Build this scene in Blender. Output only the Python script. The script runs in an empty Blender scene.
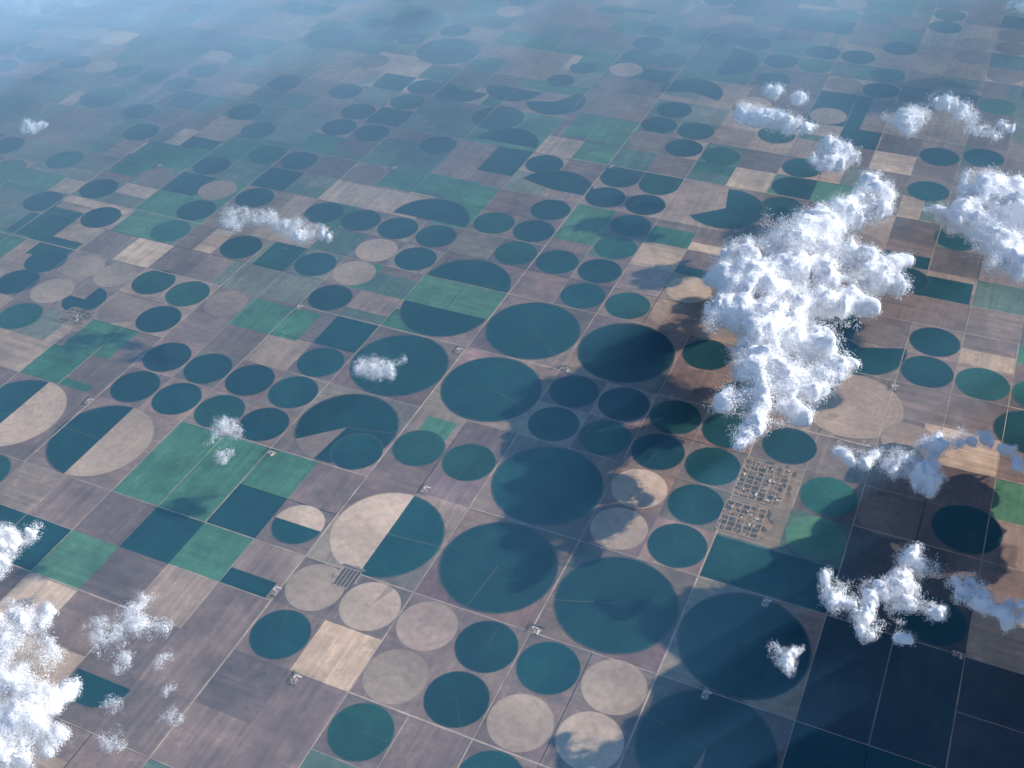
import bpy, bmesh, math, random, time
import numpy as np
from mathutils import Vector, Matrix
random.seed(11); rng=np.random.default_rng(5)
MI=1609.34
scene=bpy.context.scene
try:
    scene.view_settings.view_transform='Standard'; scene.view_settings.look='None'; scene.view_settings.exposure=0
except Exception: pass

# ------------------------------------------------ helpers
def link(o,parent=None):
    scene.collection.objects.link(o)
    if parent: o.parent=parent
    return o
class NT:
    def __init__(s,name):
        s.m=bpy.data.materials.new(name); s.m.use_nodes=True; s.t=s.m.node_tree; s.t.nodes.clear()
        s.out=s.t.nodes.new("ShaderNodeOutputMaterial")
    def n(s,typ,**kw):
        x=s.t.nodes.new("ShaderNode"+typ)
        for k,v in kw.items(): setattr(x,k,v)
        return x
    def l(s,a,b): s.t.links.new(a,b)
    def math(s,op,a,b=None,c=None):
        x=s.n("Math",operation=op)
        for i,v in enumerate((a,b,c)):
            if v is None: continue
            if isinstance(v,(int,float)): x.inputs[i].default_value=v
            else: s.l(v,x.inputs[i])
        return x.outputs[0]
    def noise(s,vec,scale,detail=4,rough=.6):
        x=s.n("TexNoise"); x.inputs["Scale"].default_value=scale; x.inputs["Detail"].default_value=detail
        x.inputs["Roughness"].default_value=rough; s.l(vec,x.inputs["Vector"]); return x.outputs["Fac"]
    def ramp(s,v,a,b,c,d):
        x=s.n("MapRange"); x.inputs[1].default_value=a;x.inputs[2].default_value=b;x.inputs[3].default_value=c;x.inputs[4].default_value=d
        s.l(v,x.inputs[0]); return x.outputs[0]
    def mix(s,f,a,b,bt='MIX'):
        x=s.n("MixRGB",blend_type=bt)
        for i,v in enumerate((f,a,b)):
            if isinstance(v,(int,float)): x.inputs[i].default_value=v
            elif isinstance(v,tuple): x.inputs[i].default_value=(*v,1)
            else: s.l(v,x.inputs[i])
        return x.outputs[0]
    def scalecol(s,col,f):
        x=s.n("VectorMath",operation='SCALE'); s.l(col,x.inputs[0]); s.l(f,x.inputs["Scale"]); return x.outputs[0]
    def finish(s,col,rough=.95):
        b=s.n("BsdfPrincipled"); b.inputs["Roughness"].default_value=rough; b.inputs["Specular IOR Level"].default_value=.12
        if isinstance(col,tuple): b.inputs["Base Color"].default_value=(*col,1)
        else: s.l(col,b.inputs["Base Color"])
        s.l(b.outputs[0],s.out.inputs[0]); return s.m
def plain(name,col,rough=.85,var=.15,sc=.02):
    t=NT(name); g=t.n("NewGeometry"); f=t.noise(g.outputs["Position"],sc,3)
    f=t.ramp(f,.3,.7,1-var,1+var)
    c=t.n("RGB"); c.outputs[0].default_value=(*col,1)
    return t.finish(t.scalecol(c.outputs[0],f),rough)

# ------------------------------------------------ ground + farmland
def farmland_mat():
    t=NT("farmland_soil_and_crops"); g=t.n("NewGeometry"); P=g.outputs["Position"]
    a=t.n("Attribute",attribute_name="Col"); b=t.n("Attribute",attribute_name="row")
    n1=t.ramp(t.noise(P,.0011,5,.60),.3,.7,.66,1.34)
    n2=t.ramp(t.noise(P,.006,3,.55),.3,.7,.86,1.14)
    mp=t.n("Mapping"); mp.inputs["Scale"].default_value=(1,.04,1); t.l(P,mp.inputs[0]); rx=t.noise(mp.outputs[0],.014,2)
    mp2=t.n("Mapping"); mp2.inputs["Scale"].default_value=(.04,1,1); t.l(P,mp2.inputs[0]); ry=t.noise(mp2.outputs[0],.014,2)
    mr=t.n("Mix"); t.l(b.outputs["Fac"],mr.inputs[0]); t.l(rx,mr.inputs[2]); t.l(ry,mr.inputs[3])
    n3=t.ramp(mr.outputs[0],.3,.7,.82,1.18)
    f=t.math('MULTIPLY',t.math('MULTIPLY',n1,n2),n3)
    dn=t.noise(P,.0006,6,.7); d=t.math('ABSOLUTE',t.math('SUBTRACT',dn,.5)); f=t.math('MULTIPLY',f,t.ramp(d,0,.02,1.22,1))
    return t.finish(t.scalecol(a.outputs["Color"],f))
MAUVE=[(.215,.170,.168),(.275,.225,.213),(.160,.131,.136),(.325,.272,.25),(.24,.192,.19),(.188,.156,.155)]
TAN=[(.44,.37,.32),(.37,.31,.28),(.52,.45,.40)]
GREY=[(.12,.19,.17),(.155,.215,.195),(.10,.175,.155),(.185,.22,.20)]
LG=[(.065,.20,.135),(.09,.235,.155),(.05,.175,.12)]
DG=[(.005,.052,.060),(.010,.070,.072)]
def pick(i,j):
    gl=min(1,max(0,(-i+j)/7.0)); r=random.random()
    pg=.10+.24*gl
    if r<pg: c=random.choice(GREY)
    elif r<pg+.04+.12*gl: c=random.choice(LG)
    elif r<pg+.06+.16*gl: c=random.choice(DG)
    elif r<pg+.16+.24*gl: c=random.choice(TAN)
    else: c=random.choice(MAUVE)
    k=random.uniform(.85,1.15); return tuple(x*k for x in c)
parcels=[]
def par(x0,y0,x1,y1,c,z=1.5): parcels.append((x0,y0,x1,y1,c,z))
def subdiv(x0,y0,x1,y1,i,j,depth):
    r=random.random()
    if depth==0:
        if r<.13: par(x0,y0,x1,y1,pick(i,j)); return
        k=4 if r<.70 else ('v' if r<.86 else 'h')
    else:
        if r<.60: par(x0,y0,x1,y1,pick(i,j)); return
        k='v' if r<.78 else ('h' if r<.975 else 's')
    if k==4:
        mx,my=(x0+x1)/2,(y0+y1)/2
        for a in((x0,y0,mx,my),(mx,y0,x1,my),(x0,my,mx,y1),(mx,my,x1,y1)): subdiv(*a,i,j,depth+1)
    elif k=='v':
        m=x0+(x1-x0)*random.choice((.5,.5,.33,.7)); [subdiv(*a,i,j,depth+1) if depth==0 else par(*a,pick(i,j)) for a in((x0,y0,m,y1),(m,y0,x1,y1))]
    elif k=='h':
        m=y0+(y1-y0)*random.choice((.5,.5,.33,.7)); [subdiv(*a,i,j,depth+1) if depth==0 else par(*a,pick(i,j)) for a in((x0,y0,x1,m),(x0,m,x1,y1))]
    else:
        n=random.choice((4,6)); A=random.choice(MAUVE);B=random.choice(GREY+MAUVE)
        for q in range(n):
            w=(x1-x0)/n; par(x0+q*w,y0,x0+(q+1)*w,y1,A if q%2 else B)
for i in range(-26,20):
    for j in range(-14,34): subdiv(i-.5,j-.5,i+.5,j+.5,i,j,0)
# bare soil left around the big circles
for q,(u,v) in enumerate([(1,-1),(2,0),(3,0),(3,-1),(0,0),(1,0),(1,1),(2,1),(2,-1),(0,-1),(3,-2),(4,-2),(2,-2),(1,-2),(-1,-1),(-2,-1),(1,2),(2,2),(0,2),(-1,0),(0,3),(-1,2)]):
    for a in(-.25,.25):
        for b in(-.25,.25): par(u+a-.25,v+b-.25,u+a+.25,v+b+.25,tuple(x*random.uniform(.9,1.1) for x in MAUVE[(q+int(a*b*40))%6]),2.2)
# individually surveyed rectangular fields, near right ones darkened to deepen cloud shadow  (u,v,w,h,palette)
for u,v,w,h,c in [(-1,-2,1,1,LG[0]),(-3.25,-1.25,.5,.5,LG[2]),(-.25,-1.75,.5,.5,LG[0]),(-.25,-2.25,.5,.5,DG[0]),(-.25,-2.75,.5,.5,LG[0]),
 (-.75,-2.75,.5,.5,DG[0]),(-1.25,-3.25,.5,.5,LG[1]),(-.75,-3.25,.5,.5,MAUVE[2]),(-1.25,-2.75,.5,.5,MAUVE[2]),(.25,-2.75,.5,.5,MAUVE[1]),(.22,-2.92,.44,.18,DG[0]),(-2,-3.25,1,.5,DG[0]),(-.75,.25,.5,.5,DG[0]),
 (0,1.25,1.0,.5,LG[1]),(-1.6,.2,.85,.5,LG[0]),(-4.25,2.25,.5,.5,DG[0]),(-4,1.25,.9,.5,LG[1]),(-3.1,-.75,.6,.5,LG[0]),(.75,3.1,.5,.8,LG[1]),
 (-2.2,1.25,.45,.5,DG[1]),(1.25,-3.25,.5,.5,(.58,.47,.38)),(-4.8,.45,.5,.4,DG[1]),(.25,-1.75,.5,.5,MAUVE[0]),(4.7,3.2,.55,.4,DG[0]),(.78,-.7,.3,.25,LG[0]),
 (-4.4,2.85,.7,.5,LG[2]),(-6.25,1.6,.8,.5,LG[1]),(-3.6,6.5,.7,.3,TAN[2]),(-2.9,6.7,.6,.3,TAN[0]),(-4,3.3,.9,.6,LG[2]),(1.3,7.0,.6,.6,TAN[1]),
 (.1,5.4,.9,.7,LG[1]),(-1.4,3.3,1.2,.5,LG[0]),(-.2,7.65,.5,.4,DG[0]),(.2,7.2,.5,.4,DG[1]),(3.75,-1.25,.5,.46,DG[1]),(4.25,-1.25,.5,.46,DG[0]),
 (3.75,-.5,.5,1.0,(.24,.21,.18)),(-.75,-3.75,.5,.5,MAUVE[0]),(-.25,-3.25,.5,.5,MAUVE[3]),(.25,-3.25,.5,.5,MAUVE[0]),(-.25,-3.75,.5,.5,MAUVE[2]),(.25,-3.75,.5,.5,MAUVE[4]),(-.25,-4.25,.5,.5,MAUVE[2]),(.25,-4.25,.5,.5,MAUVE[5]),(.75,-3.75,.5,.5,MAUVE[2]),(1.25,-3.75,.5,.5,MAUVE[0]),(1,-4.25,1,.5,MAUVE[4]),
 (.75,-2.75,.5,.5,MAUVE[2]),(1.25,-2.75,.5,.5,MAUVE[5]),(1.75,-3.75,.5,.5,MAUVE[2]),(2.75,-3.75,.5,.5,MAUVE[0]),(3.25,-3.75,.5,.5,MAUVE[2]),
 (.75,-3.25,.5,.5,MAUVE[0]),(2.25,-3.9,.5,.8,MAUVE[0]),(2.25,-4.5,1.5,.5,MAUVE[2]),(1.75,-2.75,.5,.5,MAUVE[0]),(2.25,-2.75,.5,.5,MAUVE[4]),(2,-3.25,1,.5,MAUVE[0]),(3,-3.25,1,.5,MAUVE[0]),(3,-2.75,1,.5,MAUVE[5]),(-2.1,2.25,.35,.5,LG[2]),(-5.0,2.6,.9,.9,LG[2]),(-5.6,.3,.7,.5,LG[0]),(-2.9,-1.6,.5,.4,LG[2]),
 (-2,-2,1,1,MAUVE[4]),(-3,-2,1,1,MAUVE[0]),(-1.75,-2.75,.5,.5,MAUVE[4]),(4,-3,1,1,MAUVE[2]),(5,-2,1,1,(.03,.055,.065)),(5,-3,1,1,DG[0]),(5,-4,1,1,DG[0]),(4,-4,1,1,(.05,.06,.07)),(6,-2,1,1,(.05,.06,.075)),(6,-3,1,1,(.04,.055,.065)),(5,-1,1,1,(.09,.09,.095)),(5,0,1,1,MAUVE[2]),(5.5,-.5,.5,.5,MAUVE[5])]:  # near right parcels: cloud shade painted into the field colour
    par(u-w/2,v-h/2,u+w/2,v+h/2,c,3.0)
def parcels_mesh():
    V=[];F=[];C=[];Rw=[]
    for q,(x0,y0,x1,y1,c,z) in enumerate(parcels):
        b=len(V); z+=.01*(q%61) if z>2.5 else 0
        V+= [(x0*MI,y0*MI,z),(x1*MI,y0*MI,z),(x1*MI,y1*MI,z),(x0*MI,y1*MI,z)]; F.append((b,b+1,b+2,b+3)); C.append(c); Rw.append(random.random()<.5)
    me=bpy.data.meshes.new("farmland"); me.from_pydata(V,[],F)
    ca=me.color_attributes.new("Col",'FLOAT_COLOR','CORNER'); arr=np.ones((len(F)*4,4),np.float32); arr[:,:3]=np.repeat(np.array(C),4,axis=0); ca.data.foreach_set("color",arr.ravel())
    ra=me.attributes.new("row",'FLOAT','FACE'); ra.data.foreach_set("value",np.array(Rw,dtype=np.float32))
    me.materials.append(farmland_mat()); return me
link(bpy.data.objects.new("farmland",parcels_mesh()))
me=bpy.data.meshes.new("ground"); S=400000; me.from_pydata([(-S,-S,0),(S,-S,0),(S,S,0),(-S,S,0)],[],[(0,1,2,3)])
tg=NT("prairie_ground"); gg=tg.n("NewGeometry"); f=tg.noise(gg.outputs["Position"],.0008,5)
me.materials.append(tg.finish(tg.mix(f,(.12,.13,.12),(.22,.18,.17)))); link(bpy.data.objects.new("ground",me))

# ------------------------------------------------ roads
def strip(V,F,x0,y0,x1,y1,w,z):
    d=Vector((x1-x0,y1-y0)).normalized(); n=Vector((-d.y,d.x))*w/2; b=len(V)
    V+=[(x0+n.x,y0+n.y,z),(x0-n.x,y0-n.y,z),(x1-n.x,y1-n.y,z),(x1+n.x,y1+n.y,z)]; F.append((b,b+1,b+2,b+3))
V=[];F=[]
for i in range(-24,18):
    x=(i+.5)*MI
    for j in range(-12,30):
        if random.random()<.88: strip(V,F,x,(j-.5)*MI,x,(j+.5)*MI,random.choice((10,13,16)) if i%3 else 22,6)
for j in range(-12,30):
    y=(j+.5)*MI
    for i in range(-24,18):
        if random.random()<.88: strip(V,F,(i-.5)*MI,y,(i+.5)*MI,y,random.choice((10,13,16)) if j%4 else 22,6.6)
me=bpy.data.meshes.new("section_roads"); me.from_pydata(V,[],F)
tr=NT("gravel_road"); g=tr.n("NewGeometry"); f=tr.noise(g.outputs["Position"],.003,4)
me.materials.append(tr.finish(tr.mix(tr.ramp(f,.35,.65,0,1),(.32,.285,.265),(.60,.55,.50)))); link(bpy.data.objects.new("section_roads",me))
V=[];F=[]
for k in range(420):
    i=random.randint(-9,7);j=random.randint(-5,10)
    if random.random()<.5: strip(V,F,i*MI,(j-.5)*MI,i*MI,(j+.5)*MI,9,3.8)
    else: strip(V,F,(i-.5)*MI,j*MI,(i+.5)*MI,j*MI,9,3.9)
me=bpy.data.meshes.new("farm_tracks"); me.from_pydata(V,[],F); me.materials.append(tr.m); link(bpy.data.objects.new("farm_tracks",me))

# ------------------------------------------------ crop circles
def crop(name,c1,c2,ring=.06,spoke=.32,seam=(.24,.20,.19)):
    t=NT(name); tc=t.n("TexCoord"); O=tc.outputs["Object"]; oi=t.n("ObjectInfo"); g=t.n("NewGeometry"); P=g.outputs["Position"]
    ln=t.n("VectorMath",operation='LENGTH'); t.l(O,ln.inputs[0]); r=ln.outputs["Value"]
    n1=t.noise(P,.0022,5,.65); n2=t.noise(P,.010,3,.6)
    col=t.mix(t.ramp(n1,.36,.64,0,1),c1,c2)
    k=t.ramp(oi.outputs["Random"],0,1,.68,1.32)
    k=t.math('MULTIPLY',k,t.ramp(n2,.3,.7,.84,1.16))
    s=t.math('SINE',t.math('MULTIPLY',r,2*math.pi*9)); s=t.ramp(s,.80,1,0,1)
    rs=t.math('MULTIPLY',s,t.math('MULTIPLY',ring,t.math('POWER',t.math('FRACT',t.math('MULTIPLY',oi.outputs["Random"],7.3)),2)))
    col=t.scalecol(col,k); col=t.mix(rs,col,seam)
    sp=t.n("SeparateXYZ"); t.l(O,sp.inputs[0]); an=t.math('ARCTAN2',sp.outputs[1],sp.outputs[0])
    a0=t.math('SUBTRACT',t.math('MULTIPLY',t.math('FRACT',t.math('MULTIPLY',oi.outputs["Random"],13.7)),6.28),3.14)
    da=t.math('ABSOLUTE',t.math('MULTIPLY',t.math('SINE',t.math('SUBTRACT',an,a0)),r))
    side=t.math('GREATER_THAN',t.math('COSINE',t.math('SUBTRACT',an,a0)),0)
    lane=t.math('MULTIPLY',t.math('MULTIPLY',t.math('LESS_THAN',da,.008),side),spoke)
    col=t.mix(lane,col,seam)
    sw=t.math('MULTIPLY',t.math('SINE',t.math('ADD',an,a0)),.10); col=t.scalecol(col,t.math('ADD',sw,1))
    edge=t.math('MULTIPLY',t.ramp(t.math('ADD',r,t.math('MULTIPLY',t.math('SUBTRACT',n2,.5),.05)),.955,1.0,0,1),.45); col=t.mix(edge,col,seam)
    return t.finish(col)
MT={'g':crop("irrigated_corn",(.002,.038,.050),(.007,.058,.064)),
    'G':crop("irrigated_alfalfa",(.009,.068,.062),(.020,.105,.082)),
    'e':crop("young_crop",(.05,.155,.115),(.08,.20,.135)),
    't':crop("harvested_wheat",(.41,.352,.315),(.51,.445,.40),.3,.3,(.26,.22,.19)),
    'b':crop("ploughed_soil",(.28,.232,.217),(.36,.305,.28),.35,.3,(.18,.155,.15)),
    'd':crop("fallow_field",(.20,.165,.165),(.25,.207,.20),.3,.3,(.30,.26,.235))}
meshcache={}
def disc(m1,m2,a0,a1):
    """unit disc; sector a0..a1 uses m2 ('-' = not planted, left out)"""
    key=(m1,m2,a0,a1)
    if key in meshcache: return meshcache[key]
    N=96; me=bpy.data.meshes.new("crop_circle"); V=[(0,0,0)]+[(math.cos(2*math.pi*k/N),math.sin(2*math.pi*k/N),0) for k in range(N)]
    F=[];mi=[]
    for k in range(N):
        an=(360*(k+.5)/N); ins=((an-a0)%360)<((a1-a0)%360) if m2 else False
        if ins and m2=='-': continue
        F.append((0,k+1,(k+1)%N+1)); mi.append(1 if ins else 0)
    me.from_pydata(V,[],F); me.materials.append(MT[m1]); me.materials.append(MT[m2 if m2 and m2!='-' else m1])
    me.polygons.foreach_set("material_index",mi); meshcache[key]=me; return me
placed=[]
def circle(u,v,r=.245,m='g',m2=None,a0=0,a1=0):
    o=bpy.data.objects.new("crop_circle",disc(m,m2,a0,a1)); link(o)
    rr=r*random.uniform(.975,1.0); o.location=(u*MI,v*MI,4.6+.9*random.random()); o.scale=(rr*MI,rr*MI,1); placed.append((u,v,r))
L=.492;S_=.243
for u,v in [(-4.6,7.6),(-6.2,3.7),(-5.75,3.2),(-6.2,4.65),(-6.15,5.15),(-4.75,4.2),(-4.25,3.8),(-4.75,5.2),(-3.75,5.25),(-3.25,4.75),(-3.25,4.25),(-2.75,4.25),(-2.75,4.75),
 (-2.75,5.25),(-2.75,5.75),(-1.75,4.25),(-.75,4.25),(-.25,4.25),(.8,6.25),(.75,5.75),(1.25,5.75),(1.25,5.25),(1.75,5.2),(1.8,7.6),(2.25,6.0),(2.75,4.75),(2.75,4.25),
 (4.25,6.1),(4.25,5.2),(4.7,4.25),(1.25,4.25),(.75,4.25),(.75,3.75),(.25,3.25),(1.25,3.75),(-.25,2.75),(.25,2.75),(1.25,3.25),(1.25,2.75),(-1.75,2.25),(-1.25,2.25),(-.75,2.25),(-.75,1.75),
 (-2.75,1.25),(-1.75,1.25),(-1.25,.75),(-3.25,2.25),(-3.75,1.75),(-5.25,1.75),(-5.7,1.25),(-6.2,2.2),(-4.75,1.2),(-2.75,.25),(-3.25,.3),(-2.75,-.25),(-4.2,-.75),(-4.7,.2),(-4.7,-.25),
 (.75,2.25),(1.25,2.25),(1.25,1.75),(1.75,1.75),(2.75,1.25),(4.3,3.25),(4.75,2.25),(4.75,1.75),(5.25,1.75),(-.75,-.25),(-2.25,-.75),(-1.75,-.75),(-1.25,-.75),(-.75,-.75),
 (-2.25,-1.25),(-1.75,-1.25),(-1.25,-1.25),(-.75,-1.25),(.25,-1.25),(.75,-1.0),(1.25,-1.0),(1.75,-.25),(2.25,-.25),(1.75,.25),(2.25,.25),(2.75,.25),(3.25,.25),(2.75,-.25),(3.25,-.25),
 (3.25,-1.25),(3.25,-.75),(3.8,.25),(4.25,-.25),(5.25,-1.25),(.75,-3.25),(2.25,-2.75),(2.75,-2.75),(2.25,-3.25),(1.75,-3.75),(2.75,-3.75)]:
    circle(u,v,S_,random.choice('ggggG'))
for u,v in [(-1.25,1.75),(-1.25,1.25),(-3.75,.25),(-4.2,.25),(-4.2,-.25),(2.25,2.25),(2.75,-.75),(2.75,-1.25),(.75,-2.75),(1.75,-3.25),(2.75,-3.25),(3.25,-3.2),(3.25,-2.72)]: circle(u,v,S_,'t')
for u,v in [(.75,5.3),(-3.8,2.25),(-3.25,-.25),(-2.25,.25),(2.25,1.75),(4.75,.7),(4.75,-.3),(1.75,-2.75),(-3.9,6.3)]: circle(u,v,S_,'b')
circle(1.25,-2.75,S_,'t','b',68,84); circle(4.25,-.75,S_,'e')
for u,v in [(0,0),(1,0),(1,1),(2,1),(2,-1),(2,-2),(3,-2),(4,-2)]: circle(u,v,L,'g')
circle(-4,7.9,.45,'g'); circle(-5,6.85,.42,'g'); circle(5.35,-.2,.28,'g'); circle(5.7,1.2,.3,'g'); circle(4.2,1.0,.47,'b')
circle(0,-1,L,'g','b',222,262); circle(1,-2.03,L,'g','t',90,270); circle(-2.05,-2,L,'t','g',90,270); circle(-3.1,-2,L,'t','g',90,270)
circle(0,1.5,L,'g','-',180,360); circle(0,1,L,'g','-',0,180); circle(-1,2.55,L,'g','-',180,360); circle(.1,3.7,L,'g','-',165,360)
circle(2.15,4,.46,'g','-',100,220); circle(4.1,1.9,.45,'g','-',20,150); circle(.85,6.85,.44,'g','-',200,340); circle(4,-2.95,L,'g','b',260,272)
circle(.25,-2.22,.23,'t','g',180,360); circle(-.23,-4.1,.25,'g','-',0,180); circle(-3.75,-.25,S_,'g','-',90,180)
circle(-6.1,5.8,.36,'G','-',150,330); circle(-7,3.9,.34,'G','e',0,180); circle(-2.2,5.85,.4,'g','-',0,150); circle(-1.5,6.15,.42,'g','-',0,180)
circle(-.8,5.95,.42,'g','-',60,200); circle(-1.35,5.23,.36,'G'); circle(-.95,4.6,.44,'g','-',180,360); circle(-.85,7.1,.2); circle(-1,6.6,.2)
def free(u,v,r): return all(math.hypot(u-a,v-b)>r+c-.03 for a,b,c in placed) and all(abs(u-a)+abs(v-b)>.3 for a,b in [(3.75,-.25),(3.75,-.75)])
for i in range(-18,13):
    for j in range(-8,26):
        far=(j>=8 or i<-6 or i>6)
        if random.random()<(.10 if far else .012) and free(i,j,L): circle(i,j,L,random.choice('gGgb'),*random.choice([(None,0,0),('-',0,180),('-',90,270),('t',180,360)]))
        for a in(-.25,.25):
            for b in(-.25,.25):
                if i>-3 and j<0 and not far: continue
                if random.random()<(.36 if far else .13) and free(i+a,j+b,S_): circle(i+a,j+b,S_,random.choice('gggGGebtd'))

# ------------------------------------------------ buildings
white=plain("painted_metal_roof",(.70,.70,.69),.5); grey=plain("grey_shingle_roof",(.22,.22,.23)); red=plain("barn_red_wall",(.28,.07,.05)); wall=plain("pale_siding",(.58,.55,.50)); brownr=plain("brown_roof",(.22,.15,.12))
leaf=plain("tree_foliage",(.035,.07,.04),.9,.4,.2); dirt=plain("farmyard_dirt",(.35,.31,.28),.95,.3,.02); dark=plain("feedlot_soil",(.10,.085,.08),.95,.3,.03); steel=plain("galvanised_steel",(.5,.52,.54),.4); street=plain("town_street",(.36,.31,.27),.9)
def gable(name,w,l,h,rh,mw,mr):
    me=bpy.data.meshes.new(name); x,y=w/2,l/2; e=.6
    V=[(-x,-y,0),(x,-y,0),(x,y,0),(-x,y,0),(-x,-y,h),(x,-y,h),(x,y,h),(-x,y,h),(0,-y,h+rh),(0,y,h+rh),
       (-x-e,-y-e,h+.05),(x+e,-y-e,h+.05),(x+e,y+e,h+.05),(-x-e,y+e,h+.05),(0,-y-e,h+rh+.5),(0,y+e,h+rh+.5)]
    F=[(0,1,5,4),(1,2,6,5),(2,3,7,6),(3,0,4,7),(4,5,8),(6,7,9),(10,11,14),(12,13,15),(11,12,15,14),(13,10,14,15)]
    me.from_pydata(V,[],F); me.materials.append(mw); me.materials.append(mr); me.polygons.foreach_set("material_index",[0]*6+[0,0,1,1]); return me
H=[gable("house",12,18,4,3,wall,grey),gable("house",11,16,4,3,wall,brownr),gable("house",13,22,5,3,wall,grey),gable("house",16,30,6,3,wall,white),gable("house",12,20,5,3,wall,brownr)]
STORE=gable("store",28,55,8,3,wall,white)
BARN=gable("barn",22,45,8,6,red,white); SHED=gable("shed",26,70,7,4,steel,white); LONG=gable("cattle_shed",24,160,6,4,wall,grey)
def silo_mesh():
    bm=bmesh.new(); bmesh.ops.create_cone(bm,cap_ends=True,segments=20,radius1=7,radius2=7,depth=18,matrix=Matrix.Translation((0,0,9)))
    bmesh.ops.create_cone(bm,cap_ends=True,segments=20,radius1=7.4,radius2=.6,depth=4,matrix=Matrix.Translation((0,0,20.1)))
    me=bpy.data.meshes.new("silo"); bm.to_mesh(me); me.materials.append(steel); return me
SILO=silo_mesh()
def trees_mesh(name,pts):
    bm=bmesh.new()
    for x,y in pts:
        hgt=random.uniform(7,13)
        bmesh.ops.create_cone(bm,cap_ends=False,segments=5,radius1=.6,radius2=.3,depth=hgt*.5,matrix=Matrix.Translation((x,y,hgt*.25)))
        for k in range(4):
            r=random.uniform(2.6,4.6); m=Matrix.Translation((x+random.uniform(-3,3),y+random.uniform(-3,3),hgt*random.uniform(.45,.95)))@Matrix.Diagonal((r,r,r*.85,1))
            vs=bmesh.ops.create_icosphere(bm,subdivisions=1,radius=1,matrix=m)["verts"]
            for q in vs: q.co+=Vector((random.uniform(-.8,.8),random.uniform(-.8,.8),random.uniform(-.8,.8)))
    me=bpy.data.meshes.new(name); bm.to_mesh(me); bm.free(); me.materials.append(leaf); return me
def yard(name,w,l,mat,z):
    me=bpy.data.meshes.new(name); n=28; V=[]
    for k in range(n):
        a=2*math.pi*k/n; q=random.uniform(.85,1.08); c,s=math.cos(a),math.sin(a); p=max(abs(c),abs(s))**.7
        V.append((w/2*c/p*q,l/2*s/p*q,z))
    me.from_pydata(V,[],[tuple(range(n))]); me.materials.append(mat); return me
def farmstead(u,v,s=1.0):
    e=link(bpy.data.objects.new("farmstead",None)); e.location=(u*MI,v*MI,0); e.rotation_euler[2]=random.choice((0,math.pi/2))
    link(bpy.data.objects.new("yard",yard("yard",150*s,90*s,dirt,7.6)),e)
    for nm,me,x,y,r in [("house",random.choice(H),-50,20,0),("barn",BARN,10,20,1.57),("shed",SHED,40,-30,0),("silo",SILO,-12,-20,0),("silo",SILO,-28,-22,0)]:
        o=link(bpy.data.objects.new(nm,me),e); o.location=(x*s+random.uniform(-6,6),y*s,7.6); o.rotation_euler[2]=r
    o=link(bpy.data.objects.new("windbreak_trees",trees_mesh("windbreak_trees",[(random.uniform(-95,95)*s,(62+random.uniform(-6,6))*s) for _ in range(26)]+[(random.uniform(-104,-92)*s,random.uniform(-60,60)*s) for _ in range(14)])),e); o.location=(0,0,7.6)
for u,v in [(1.08,-3.55),(4.05,-1.56),(3.87,-2.53),(.44,.42),(-.46,-1.56),(1.05,-1.45),(2.53,-2.47),(-1.03,-1.48),(.47,-2.9),(-1.47,.47),(1.55,.53),(-2.53,-1.6),(-4.9,2.5),(.55,4.47),(-2.0,3.5),(4.5,1.4),(5.45,-1.5),(-.5,-3.45),(2.5,3.5),(-3.5,5.5)]: farmstead(u,v)
e=link(bpy.data.objects.new("cattle_feedlot",None)); e.location=(.93*MI,-2.56*MI,0)
link(bpy.data.objects.new("feedlot_yard",yard("fy",330,420,dirt,7.5)),e)
for k in range(5):
    me=bpy.data.meshes.new("pen"); x=-110+k*52; me.from_pydata([(x,-170,8.2),(x+38,-170,8.2),(x+38,130,8.2),(x,130,8.2)],[],[(0,1,2,3)]); me.materials.append(dark); link(bpy.data.objects.new("pen",me),e)
for x,y in [(-70,165),(90,165)]:
    o=link(bpy.data.objects.new("cattle_shed",LONG),e); o.location=(x,y,8); o.rotation_euler[2]=math.pi/2
for k in range(4): o=link(bpy.data.objects.new("silo",SILO),e); o.location=(-160,-60+k*22,8)
tl=NT("town_lots"); g=tl.n("NewGeometry"); vo=tl.n("TexVoronoi"); vo.inputs["Scale"].default_value=.011; tl.l(g.outputs["Position"],vo.inputs["Vector"])
sx=tl.n("SeparateXYZ"); tl.l(vo.outputs["Color"],sx.inputs[0]); lots=tl.finish(tl.mix(tl.ramp(sx.outputs[0],.3,.7,0,1),(.10,.09,.075),(.32,.235,.175)))
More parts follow.
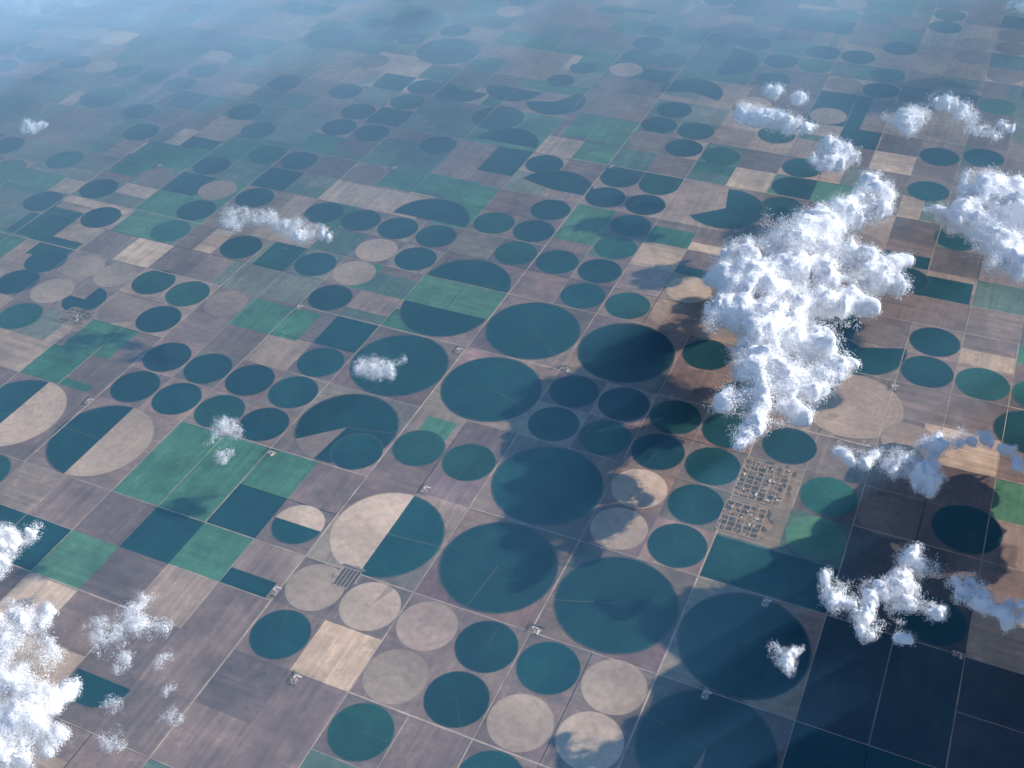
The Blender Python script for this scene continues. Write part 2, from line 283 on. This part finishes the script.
def town(name,cx,cy,w,h):
    e=link(bpy.data.objects.new(name,None)); e.location=(cx*MI,cy*MI,0); w*=MI;h*=MI
    bx=110;by=95; V=[];F=[]
    nx=int(w//bx);ny=int(h//by)
    for k in range(nx+1): strip(V,F,-w/2+k*bx,-h/2,-w/2+k*bx,-h/2+ny*by,15 if k%3 else 22,8.6)
    for k in range(ny+1): strip(V,F,-w/2,-h/2+k*by,-w/2+nx*bx,-h/2+k*by,15 if k%3 else 22,9.2)
    me=bpy.data.meshes.new("town_streets"); me.from_pydata(V,[],F); me.materials.append(street); link(bpy.data.objects.new("town_streets",me),e)
    link(bpy.data.objects.new("town_lots",yard("town_lots",w*1.05,h*1.05,lots,7.6)),e)
    pts=[]
    for a in range(nx):
        for b in range(ny):
            if math.hypot(a-nx/2,b-ny/2)/max(nx,ny)*1.6+random.random()*.5>1.15: continue
            for q in range(random.randint(0,4)):
                x=-w/2+a*bx+18+random.choice((0,1,2,3))*24; y=-h/2+b*by+random.choice((24,68)); st=random.random()<.05
                o=link(bpy.data.objects.new("store" if st else "house",STORE if st else random.choice(H)),e); o.location=(x,y,7.7); o.rotation_euler[2]=random.choice((0,1.5708))
            for q in range(random.randint(6,18)): pts.append((-w/2+a*bx+random.uniform(8,bx-8),-h/2+b*by+random.uniform(8,by-8)))
    o=link(bpy.data.objects.new("town_trees",trees_mesh("town_trees",pts)),e); o.location=(0,0,7.6)
town("town",3.72,-.28,.46,.50); town("town",3.68,-.76,.40,.38); town("town",-3.62,-.52,.3,.28); town("town",-7.5,4.35,.6,.4)

# ------------------------------------------------ clouds
T3=rng.random((64,64,64)).astype(np.float32)
def vn(p):
    p=p.astype(np.float32); i=np.floor(p).astype(np.int32); f=p-i; f=f*f*(3-2*f); i&=63; j=(i+1)&63
    x0,y0,z0=i.T;x1,y1,z1=j.T;fx,fy,fz=f.T; TT=T3.ravel()
    x0=x0<<12;x1=x1<<12;y0=y0<<6;y1=y1<<6
    a=TT[x0|y0|z0]*(1-fx)+TT[x1|y0|z0]*fx; b=TT[x0|y1|z0]*(1-fx)+TT[x1|y1|z0]*fx
    c=TT[x0|y0|z1]*(1-fx)+TT[x1|y0|z1]*fx; d=TT[x0|y1|z1]*(1-fx)+TT[x1|y1|z1]*fx
    return (a*(1-fy)+b*fy)*(1-fz)+(c*(1-fy)+d*fy)*fz
def fbm(p,octv=4,gain=.5,billow=False):
    s=0;w=1;t=0;p=p.copy()
    for k in range(octv):
        v=vn(p); v=np.abs(2*v-1)*1.6 if billow else v
        s=s+v*w; t+=w; w*=gain; p=p*2.07+17.3
    return s/t
def cloud_mat(name,trans):
    t=NT(name); d=t.n("BsdfDiffuse"); d.inputs[0].default_value=(.985,.98,.975,1)
    if trans==0: t.l(d.outputs[0],t.out.inputs[0]); return t.m
    tr=t.n("BsdfTranslucent"); tr.inputs[0].default_value=(.985,.98,.975,1)
    m=t.n("MixShader"); m.inputs[0].default_value=trans; t.l(d.outputs[0],m.inputs[1]); t.l(tr.outputs[0],m.inputs[2]); t.l(m.outputs[0],t.out.inputs[0]); return t.m
CM=cloud_mat("cloud_droplets_dense",.0); CW=cloud_mat("cloud_droplets_thin",.30)
def surface_nets(D,vs,org):
    S=D>0; nx,ny,nz=D.shape
    c=[S[a:nx-1+a,b:ny-1+b,g:nz-1+g] for a in(0,1) for b in(0,1) for g in(0,1)]
    sm=sum(x.astype(np.int8) for x in c); act=(sm>0)&(sm<8); idx=np.full(act.shape,-1,np.int64); ii=np.argwhere(act); idx[act]=np.arange(len(ii))
    acc=np.zeros((len(ii),3));cnt=np.zeros(len(ii))
    cor=[(a,b,g) for a in(0,1) for b in(0,1) for g in(0,1)]
    val=[D[ii[:,0]+a,ii[:,1]+b,ii[:,2]+g] for a,b,g in cor]
    for p in range(8):
        for q in range(p+1,8):
            if sum(abs(x-y) for x,y in zip(cor[p],cor[q]))!=1: continue
            m=(val[p]>0)!=(val[q]>0); t=np.where(m,val[p]/(val[p]-val[q]+1e-12),0)[:,None]
            acc+=np.where(m[:,None],np.array(cor[p])+t*(np.array(cor[q])-np.array(cor[p])),0); cnt+=m
    V=(ii+acc/cnt[:,None])*vs+org
    F=[]
    for ax in range(3):
        sl0=[slice(1,-1)]*3; sl0[ax]=slice(0,D.shape[ax]-1); sl1=list(sl0); sl1[ax]=slice(1,D.shape[ax])
        a=S[tuple(sl0)];b=S[tuple(sl1)]; o=np.argwhere(a!=b); s=a[a!=b]
        for k in range(3):
            if k!=ax: o[:,k]+=1
        u,v=[k for k in range(3) if k!=ax]
        def g(du,dv):
            w=o.copy(); w[:,u]-=du; w[:,v]-=dv; return idx[w[:,0],w[:,1],w[:,2]]
        q=np.stack([g(1,1),g(0,1),g(0,0),g(1,0)],1); flip=s if ax!=1 else ~s
        q=np.where(flip[:,None],q,q[:,::-1]); F.append(q)
    return V,np.concatenate(F)
def mesh_np(name,V,F,mat,smooth=False):
    k=F.shape[1]; n=len(F); me=bpy.data.meshes.new(name); me.vertices.add(len(V)); me.vertices.foreach_set("co",V.astype(np.float32).ravel())
    me.loops.add(n*k); me.loops.foreach_set("vertex_index",F.astype(np.int32).ravel()); me.polygons.add(n); me.polygons.foreach_set("loop_start",np.arange(0,n*k,k,dtype=np.int32))
    me.update(calc_edges=True); me.materials.append(mat)
    me.polygons.foreach_set("use_smooth",np.full(n,smooth)); return me
def flakes(P,N,fl,e,name="cloud_droplets"):
    N=N/np.linalg.norm(N,axis=1)[:,None]
    a=np.cross(N,rng.normal(size=N.shape)); a/=np.linalg.norm(a,axis=1)[:,None]; b=np.cross(N,a); s=(fl*rng.uniform(.5,1.15,len(P)))[:,None]
    V=np.stack([P+a*s,P-a*s*.5+b*s*.87,P-a*s*.5-b*s*.87],1).reshape(-1,3)
    return link(bpy.data.objects.new(name,mesh_np(name,V,np.arange(len(V)).reshape(-1,3),CW)),e)
def cloud(name,blobs,bias=0.0,vs=20,mfp=55,fl=10,core=.32,lo_d=-.9,dmax=1.0,HC=1.1):
    """blobs in section units (u,v,r): dense core wrapped in a deep fringe of droplets that thins outwards"""
    HC=HC*MI
    A=np.array(blobs,float); cx,cy=A[:,0].mean(),A[:,1].mean(); e=link(bpy.data.objects.new(name,None)); e.location=(cx*MI,cy*MI,HC)
    B=np.stack([(A[:,0]-cx)*MI,(A[:,1]-cy)*MI,rng.normal(0,.12,len(A))*A[:,2]*MI],1); Rr=A[:,2]*MI; rm=np.median(Rr); G=np.array([cx*MI,cy*MI,HC])
    lo=(B-Rr[:,None]*1.75).min(0); hi=(B+Rr[:,None]*1.75).max(0); lo[2]=-Rr.max()*.9; hi[2]=Rr.max()*1.4
    n=np.ceil((hi-lo)/vs).astype(int)+1
    ax=[np.arange(k)*vs+o for k,o in zip(n,lo)]
    Fs=np.zeros(tuple(n),np.float32); XY=np.stack(np.meshgrid(ax[0],ax[1],indexing='ij'),-1).reshape(-1,2); XY3=np.concatenate([XY,np.zeros((len(XY),1))],1)
    wx=((vn((XY3+G)/(rm*1.0)+3)-.5)*rm*1.2+(vn((XY3+G)/(rm*.4)+5)-.5)*rm*.6).reshape(n[0],n[1])+ax[0][:,None]; wy=((vn((XY3+G)/(rm*1.0)+31)-.5)*rm*1.2+(vn((XY3+G)/(rm*.4)+33)-.5)*rm*.6).reshape(n[0],n[1])+ax[1][None,:]
    zz=ax[2][None,None,:]
    for c,r in zip(B,Rr):
        i0=max(0,int((c[0]-2.2*r-lo[0])/vs)); i1=int((c[0]+2.2*r-lo[0])/vs)+1; j0=max(0,int((c[1]-2.2*r-lo[1])/vs)); j1=int((c[1]+2.2*r-lo[1])/vs)+1
        z=zz-c[2]; z=np.where(z>0,z/.95,z/.55); rho=(((wx[i0:i1,j0:j1]-c[0])**2+(wy[i0:i1,j0:j1]-c[1])**2)[:,:,None]+z*z)/(r*1.08)**2
        Fs[i0:i1,j0:j1]+=np.exp(5*np.clip(1-rho,-2.4,1)).astype(np.float32)
    f=np.minimum(np.log(Fs+1e-6)/5,1.15).ravel(); sel=np.where(f>-1.5)[0]; D=np.full(f.shape,-3,np.float32)
    iz=sel%n[2]; iy=(sel//n[2])%n[1]; ix=sel//(n[1]*n[2]); Pg=np.stack([ax[0][ix],ax[1][iy],ax[2][iz]],1)+G
    for s in np.array_split(np.arange(len(sel)),max(1,len(sel)//400000)):
        q=Pg[s]; D[sel[s]]=f[sel[s]]+.65*(fbm(q/(rm*.8),4,.55,True)-.62)+2.7*(fbm(q/(rm*1.5)+9,4,.6)-.5)+bias
    D3=D.reshape(tuple(n))
    if core is not None:
        K=D3-core
        for k in range(3):
            sl=[slice(None)]*3; sl[k]=0; K[tuple(sl)]=-2; sl[k]=-1; K[tuple(sl)]=-2
        if (K>0).any():
            V,F=surface_nets(K,vs,lo); link(bpy.data.objects.new("cloud_core",mesh_np("cloud_core",V,F,CM,True)),e)
    if dmax<=0: return
    hi_d=core+.05 if core is not None else 9
    ns=sel[(D[sel]>lo_d)&(D[sel]<hi_d)]
    m=int(len(ns)*vs**3/(mfp*.45*fl*fl))
    if m<10: return
    m=min(m,6000000); w=ns[rng.integers(0,len(ns),m)]; d=D[w]; pr=np.clip((d-lo_d)/((.3 if core is not None else .7)-lo_d),0,1)**3*dmax
    w=w[rng.random(m)<pr]; ix=w//(n[1]*n[2]);iy=(w//n[2])%n[1];iz=w%n[2]
    P=np.stack([ax[0][ix],ax[1][iy],ax[2][iz]],1)+rng.uniform(-.6,.6,(len(w),3))*vs
    st=fbm((P+G)*np.array([1,1,1.6])/(rm*.5)+5,4,.65); P=P[rng.random(len(P))<np.clip((st-.38)*6,0.0,1)]
    if not len(P): return
    ii=np.clip(((P-lo)/vs).astype(int),1,n-2); N=-np.stack([D3[ii[:,0]+1,ii[:,1],ii[:,2]]-D3[ii[:,0]-1,ii[:,1],ii[:,2]],D3[ii[:,0],ii[:,1]+1,ii[:,2]]-D3[ii[:,0],ii[:,1]-1,ii[:,2]],D3[ii[:,0],ii[:,1],ii[:,2]+1]-D3[ii[:,0],ii[:,1],ii[:,2]-1]],1)
    N=N/(np.linalg.norm(N,axis=1)[:,None]+1e-6)+np.array([0,0,.55])+rng.normal(0,.2,P.shape)
    flakes(P,N,fl,e)
cloud("cumulus_cloud",[(3.88,3.03,.18),(3.85,2.67,.21),(3.70,2.35,.21),(3.54,2.01,.24),(3.42,1.69,.28),(3.16,1.62,.24),(2.96,1.33,.20),(2.97,.90,.18),(3.21,.91,.26),(3.44,1.25,.27),(3.70,1.47,.27),(3.96,1.50,.23),(4.18,1.48,.18),(4.23,1.78,.11),
 (3.13,.55,.19),(3.40,.50,.26),(3.66,.68,.24),(3.88,.84,.19),(4.08,1.0,.13),(3.39,.12,.18),(3.62,.14,.25),(3.86,.24,.20),(4.10,.16,.10),(3.51,-.25,.20),(3.79,-.24,.24),(4.0,-.13,.17),(3.45,-.61,.16),(3.68,-.58,.19),(3.92,-.49,.14),(3.57,-.96,.11),(3.70,-.83,.12)],.0,31,125,10.5,.30)
cloud("cumulus_cloud",[(2.40,4.85,.14),(2.72,4.83,.10)],-.15,24,110,11,.4); cloud("cumulus_cloud",[(2.28,4.21,.17),(2.5,4.2,.12),(2.67,4.20,.17),(2.93,4.17,.10)],-.15,24,110,11,.4)
cloud("cumulus_cloud",[(3.94,4.63,.19),(3.77,4.69,.10)],-.05,24,110,11,.4); cloud("cumulus_cloud",[(3.35,3.54,.21),(3.27,3.33,.12),(3.44,3.76,.11)],-.1,24,110,11,.4)
cloud("cumulus_cloud",[(4.1,5.3,.1),(4.23,5.17,.13),(4.47,4.97,.16),(4.63,4.68,.14),(4.79,4.54,.10),(4.90,4.82,.09)],-.25,24,110,11,.4)
cloud("cumulus_cloud",[(4.69,2.82,.21),(4.92,3.21,.25),(5.17,2.95,.27),(5.09,2.46,.22),(4.86,2.49,.13),(5.31,2.05,.16),(5.06,3.58,.14),(4.49,2.77,.09),(5.2,2.2,.2)],.0,30,125,11,.30)
cloud("cumulus_cloud",[(4.37,-.95,.09),(4.55,-.90,.10),(4.75,-.89,.12),(4.93,-.93,.12),(4.94,-.76,.1),(4.95,-.59,.12),(5.11,-.45,.10),(5.27,-.36,.09),(5.42,-.46,.07),(5.51,-.59,.06)],-.15,16,80,6.5,.42)
cloud("cumulus_cloud",[(4.48,-2.16,.08),(4.60,-2.27,.10),(4.75,-2.39,.10),(4.8,-2.2,.08),(4.91,-2.06,.11),(5.03,-1.84,.12),(5.03,-2.12,.11),(5.17,-2.16,.09),(5.0,-2.42,.07),(5.29,-1.9,.09),(5.45,-1.94,.1),(5.6,-1.98,.1)],-.15,16,80,6.5,.42)
cloud("cumulus_cloud",[(4.38,-2.86,.08)],-.05,10,65,5,.5)
cloud("cumulus_cloud",[(-.80,-3.96,.12),(-.73,-4.13,.12)],-.15,14,85,6,.5)
cloud("cumulus_cloud",[(-.28,-4.44,.13),(-.10,-4.43,.11),(-.14,-4.69,.17),(.08,-4.64,.14),(.21,-4.88,.17),(.37,-4.80,.10),(.38,-5.12,.18),(.59,-5.10,.12),(.43,-5.33,.16),(.05,-4.9,.15),(.2,-5.15,.15)],-.15,16,85,6.5,.5)
cloud("cumulus_cloud",[(.39,-4.34,.12),(.49,-4.21,.13),(.45,-4.04,.07),(.67,-4.18,.08),(.61,-4.46,.09),(.26,-4.29,.06)],-.05,12,100,5.5,None)
cloud("wispy_cloud",[(.84,-4.38,.06),(1.15,-4.70,.06),(.92,-4.96,.08),(1.0,-4.5,.06),(.75,-4.75,.07)],-.05,9,150,4.5,None,-.8)
cloud("wispy_cloud",[(-.10,-2.40,.09),(.05,-2.43,.07),(.09,-2.67,.08),(-.10,-2.55,.06)],0,10,100,5.5,None,-.8)
cloud("wispy_cloud",[(.57,-1.34,.10),(.70,-1.33,.10),(.74,-1.16,.07)],.1,10,80,5.5,None,-.8)
cloud("wispy_cloud",[(-1.86,.23,.14),(-1.69,.34,.11),(-1.52,.35,.1)],.0,12,95,7,None,-.8)
cloud("cumulus_cloud",[(-1.35,.36,.11),(-1.14,.30,.16),(-.91,.33,.10)],-.1,14,75,7.5,.6)
cloud("cumulus_cloud",[(-5.32,1.10,.09),(-5.26,1.22,.06)],-.1,12,70,9,.6)
cloud("cumulus_cloud",[(4.66,8.34,.13),(5.0,8.8,.4),(5.4,8.9,.3)],0,40,100,22); cloud("cumulus_cloud",[(2.3,10.0,.35),(2.7,10.1,.25)],0,44,100,28)
cloud("cumulus_cloud",[(-8.62,4.25,.43),(-8.26,4.58,.32),(-7.63,4.70,.17),(-9.3,4.6,.5),(-9.0,5.2,.4)],.05,46,130,24)
# the tall bank of cloud past the right wing whose shadow darkens the near right fields
cloud("cumulus_cloud",[(6.2,-.75,.3),(6.5,-.95,.4),(6.6,-.5,.4),(6.4,.1,.4),(7.1,-1.0,.5),(6.15,-1.35,.3),(6.2,-1.8,.3),(6.6,-2.2,.4),(6.9,-1.5,.5),(7.2,-.1,.5),(6.8,.3,.4),(6.15,-.2,.3),(7.5,-.7,.5),(7.0,-2.2,.5),(6.2,-2.4,.3),(7.6,-1.8,.5),(8.0,-1.2,.5)],.7,55,130,38,.1,-.15,.5,1.6)
cloud("cumulus_cloud",[(6.2,.85,.28),(6.45,1.15,.3),(6.1,1.5,.2),(6.7,.7,.25),(6.0,.5,.2)],.1,42,100,28,.1,-.3,.6)

# ------------------------------------------------ haze : a real thin scattering volume, plus a high sheet that paints more haze over the far country
me=bpy.data.meshes.new("atmosphere_haze"); X0,X1,Y0,Y1=-120000,120000,-60000,160000
me.from_pydata([(X0,Y0,-20),(X1,Y0,-20),(X1,Y1,-20),(X0,Y1,-20),(X0,Y0,3000),(X1,Y0,1700),(X1,Y1,3000),(X0,Y1,3000),(3000,-4000,1550)],[],
 [(0,3,2,1),(0,1,5,4),(1,2,6,5),(2,3,7,6),(3,0,4,7),(4,5,8),(5,6,8),(6,7,8),(7,4,8)])
t=NT("blue_haze"); v=t.n("VolumeScatter"); v.inputs["Color"].default_value=(.18,.54,1,1); v.inputs["Density"].default_value=1.45e-4; t.l(v.outputs[0],t.out.inputs["Volume"]); me.materials.append(t.m)
link(bpy.data.objects.new("atmosphere_haze",me))
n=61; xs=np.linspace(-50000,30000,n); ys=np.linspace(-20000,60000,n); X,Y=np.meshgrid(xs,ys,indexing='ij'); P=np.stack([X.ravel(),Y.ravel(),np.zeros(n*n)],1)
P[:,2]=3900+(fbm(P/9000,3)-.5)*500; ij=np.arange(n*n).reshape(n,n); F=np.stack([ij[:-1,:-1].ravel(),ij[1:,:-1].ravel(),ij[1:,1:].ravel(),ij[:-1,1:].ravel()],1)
t=NT("painted_haze"); g=t.n("NewGeometry"); sp=t.n("SeparateXYZ"); t.l(g.outputs["Position"],sp.inputs[0])  # see-through sheet painting blue-white haze, more opaque towards the far left
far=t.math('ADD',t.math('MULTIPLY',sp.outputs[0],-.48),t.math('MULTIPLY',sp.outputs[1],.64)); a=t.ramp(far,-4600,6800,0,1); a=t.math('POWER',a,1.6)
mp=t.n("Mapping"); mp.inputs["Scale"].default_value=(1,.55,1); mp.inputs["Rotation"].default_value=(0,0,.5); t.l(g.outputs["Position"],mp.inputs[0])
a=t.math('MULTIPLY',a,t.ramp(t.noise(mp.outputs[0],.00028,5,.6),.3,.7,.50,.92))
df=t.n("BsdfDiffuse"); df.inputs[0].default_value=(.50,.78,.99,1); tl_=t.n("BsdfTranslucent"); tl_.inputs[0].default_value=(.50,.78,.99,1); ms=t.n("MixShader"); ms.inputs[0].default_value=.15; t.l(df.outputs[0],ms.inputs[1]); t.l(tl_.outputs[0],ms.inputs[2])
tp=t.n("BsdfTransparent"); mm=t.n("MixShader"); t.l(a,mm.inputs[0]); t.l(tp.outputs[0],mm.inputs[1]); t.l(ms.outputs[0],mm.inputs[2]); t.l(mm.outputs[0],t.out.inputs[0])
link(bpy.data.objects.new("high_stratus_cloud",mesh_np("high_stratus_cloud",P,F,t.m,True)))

# ------------------------------------------------ light
SE,SA=math.radians(32),math.radians(38)
d=Vector((math.cos(SE)*math.cos(SA),math.cos(SE)*math.sin(SA),math.sin(SE)))
su=bpy.data.lights.new("sun",'SUN'); su.energy=5.0; su.angle=math.radians(.5); su.color=(1,.99,.975)
so=link(bpy.data.objects.new("sun",su)); so.rotation_euler=d.to_track_quat('Z','Y').to_euler()
w=bpy.data.worlds.new("World"); scene.world=w; w.use_nodes=True; nt=w.node_tree; sk=nt.nodes.new("ShaderNodeTexSky"); sk.sky_type='NISHITA'; sk.sun_disc=False
sk.sun_elevation=SE; sk.sun_rotation=math.pi/2-SA; sk.altitude=2500; sk.dust_density=.1; sk.ozone_density=4; bg=nt.nodes["Background"]; nt.links.new(sk.outputs[0],bg.inputs[0]); bg.inputs[1].default_value=.15

# ------------------------------------------------ camera (airliner window, 11 km up)
az,pi_,ro=-.4561,.6857,-.0509
Fv=Vector((math.sin(az)*math.cos(pi_),math.cos(az)*math.cos(pi_),-math.sin(pi_))); R0=Fv.cross(Vector((0,0,1))).normalized(); U0=R0.cross(Fv)
R=R0*math.cos(ro)+U0*math.sin(ro); U=U0*math.cos(ro)-R0*math.sin(ro)
cam=bpy.data.cameras.new("camera"); cam.sensor_width=36; cam.lens=1123.8*36/1024; cam.clip_start=10; cam.clip_end=1e6
co=link(bpy.data.objects.new("camera",cam)); mw=Matrix((R,U,-Fv)).transposed().to_4x4(); mw.translation=Vector((4.8255,-7.3408,6.8145))*MI; co.matrix_world=mw
scene.camera=co
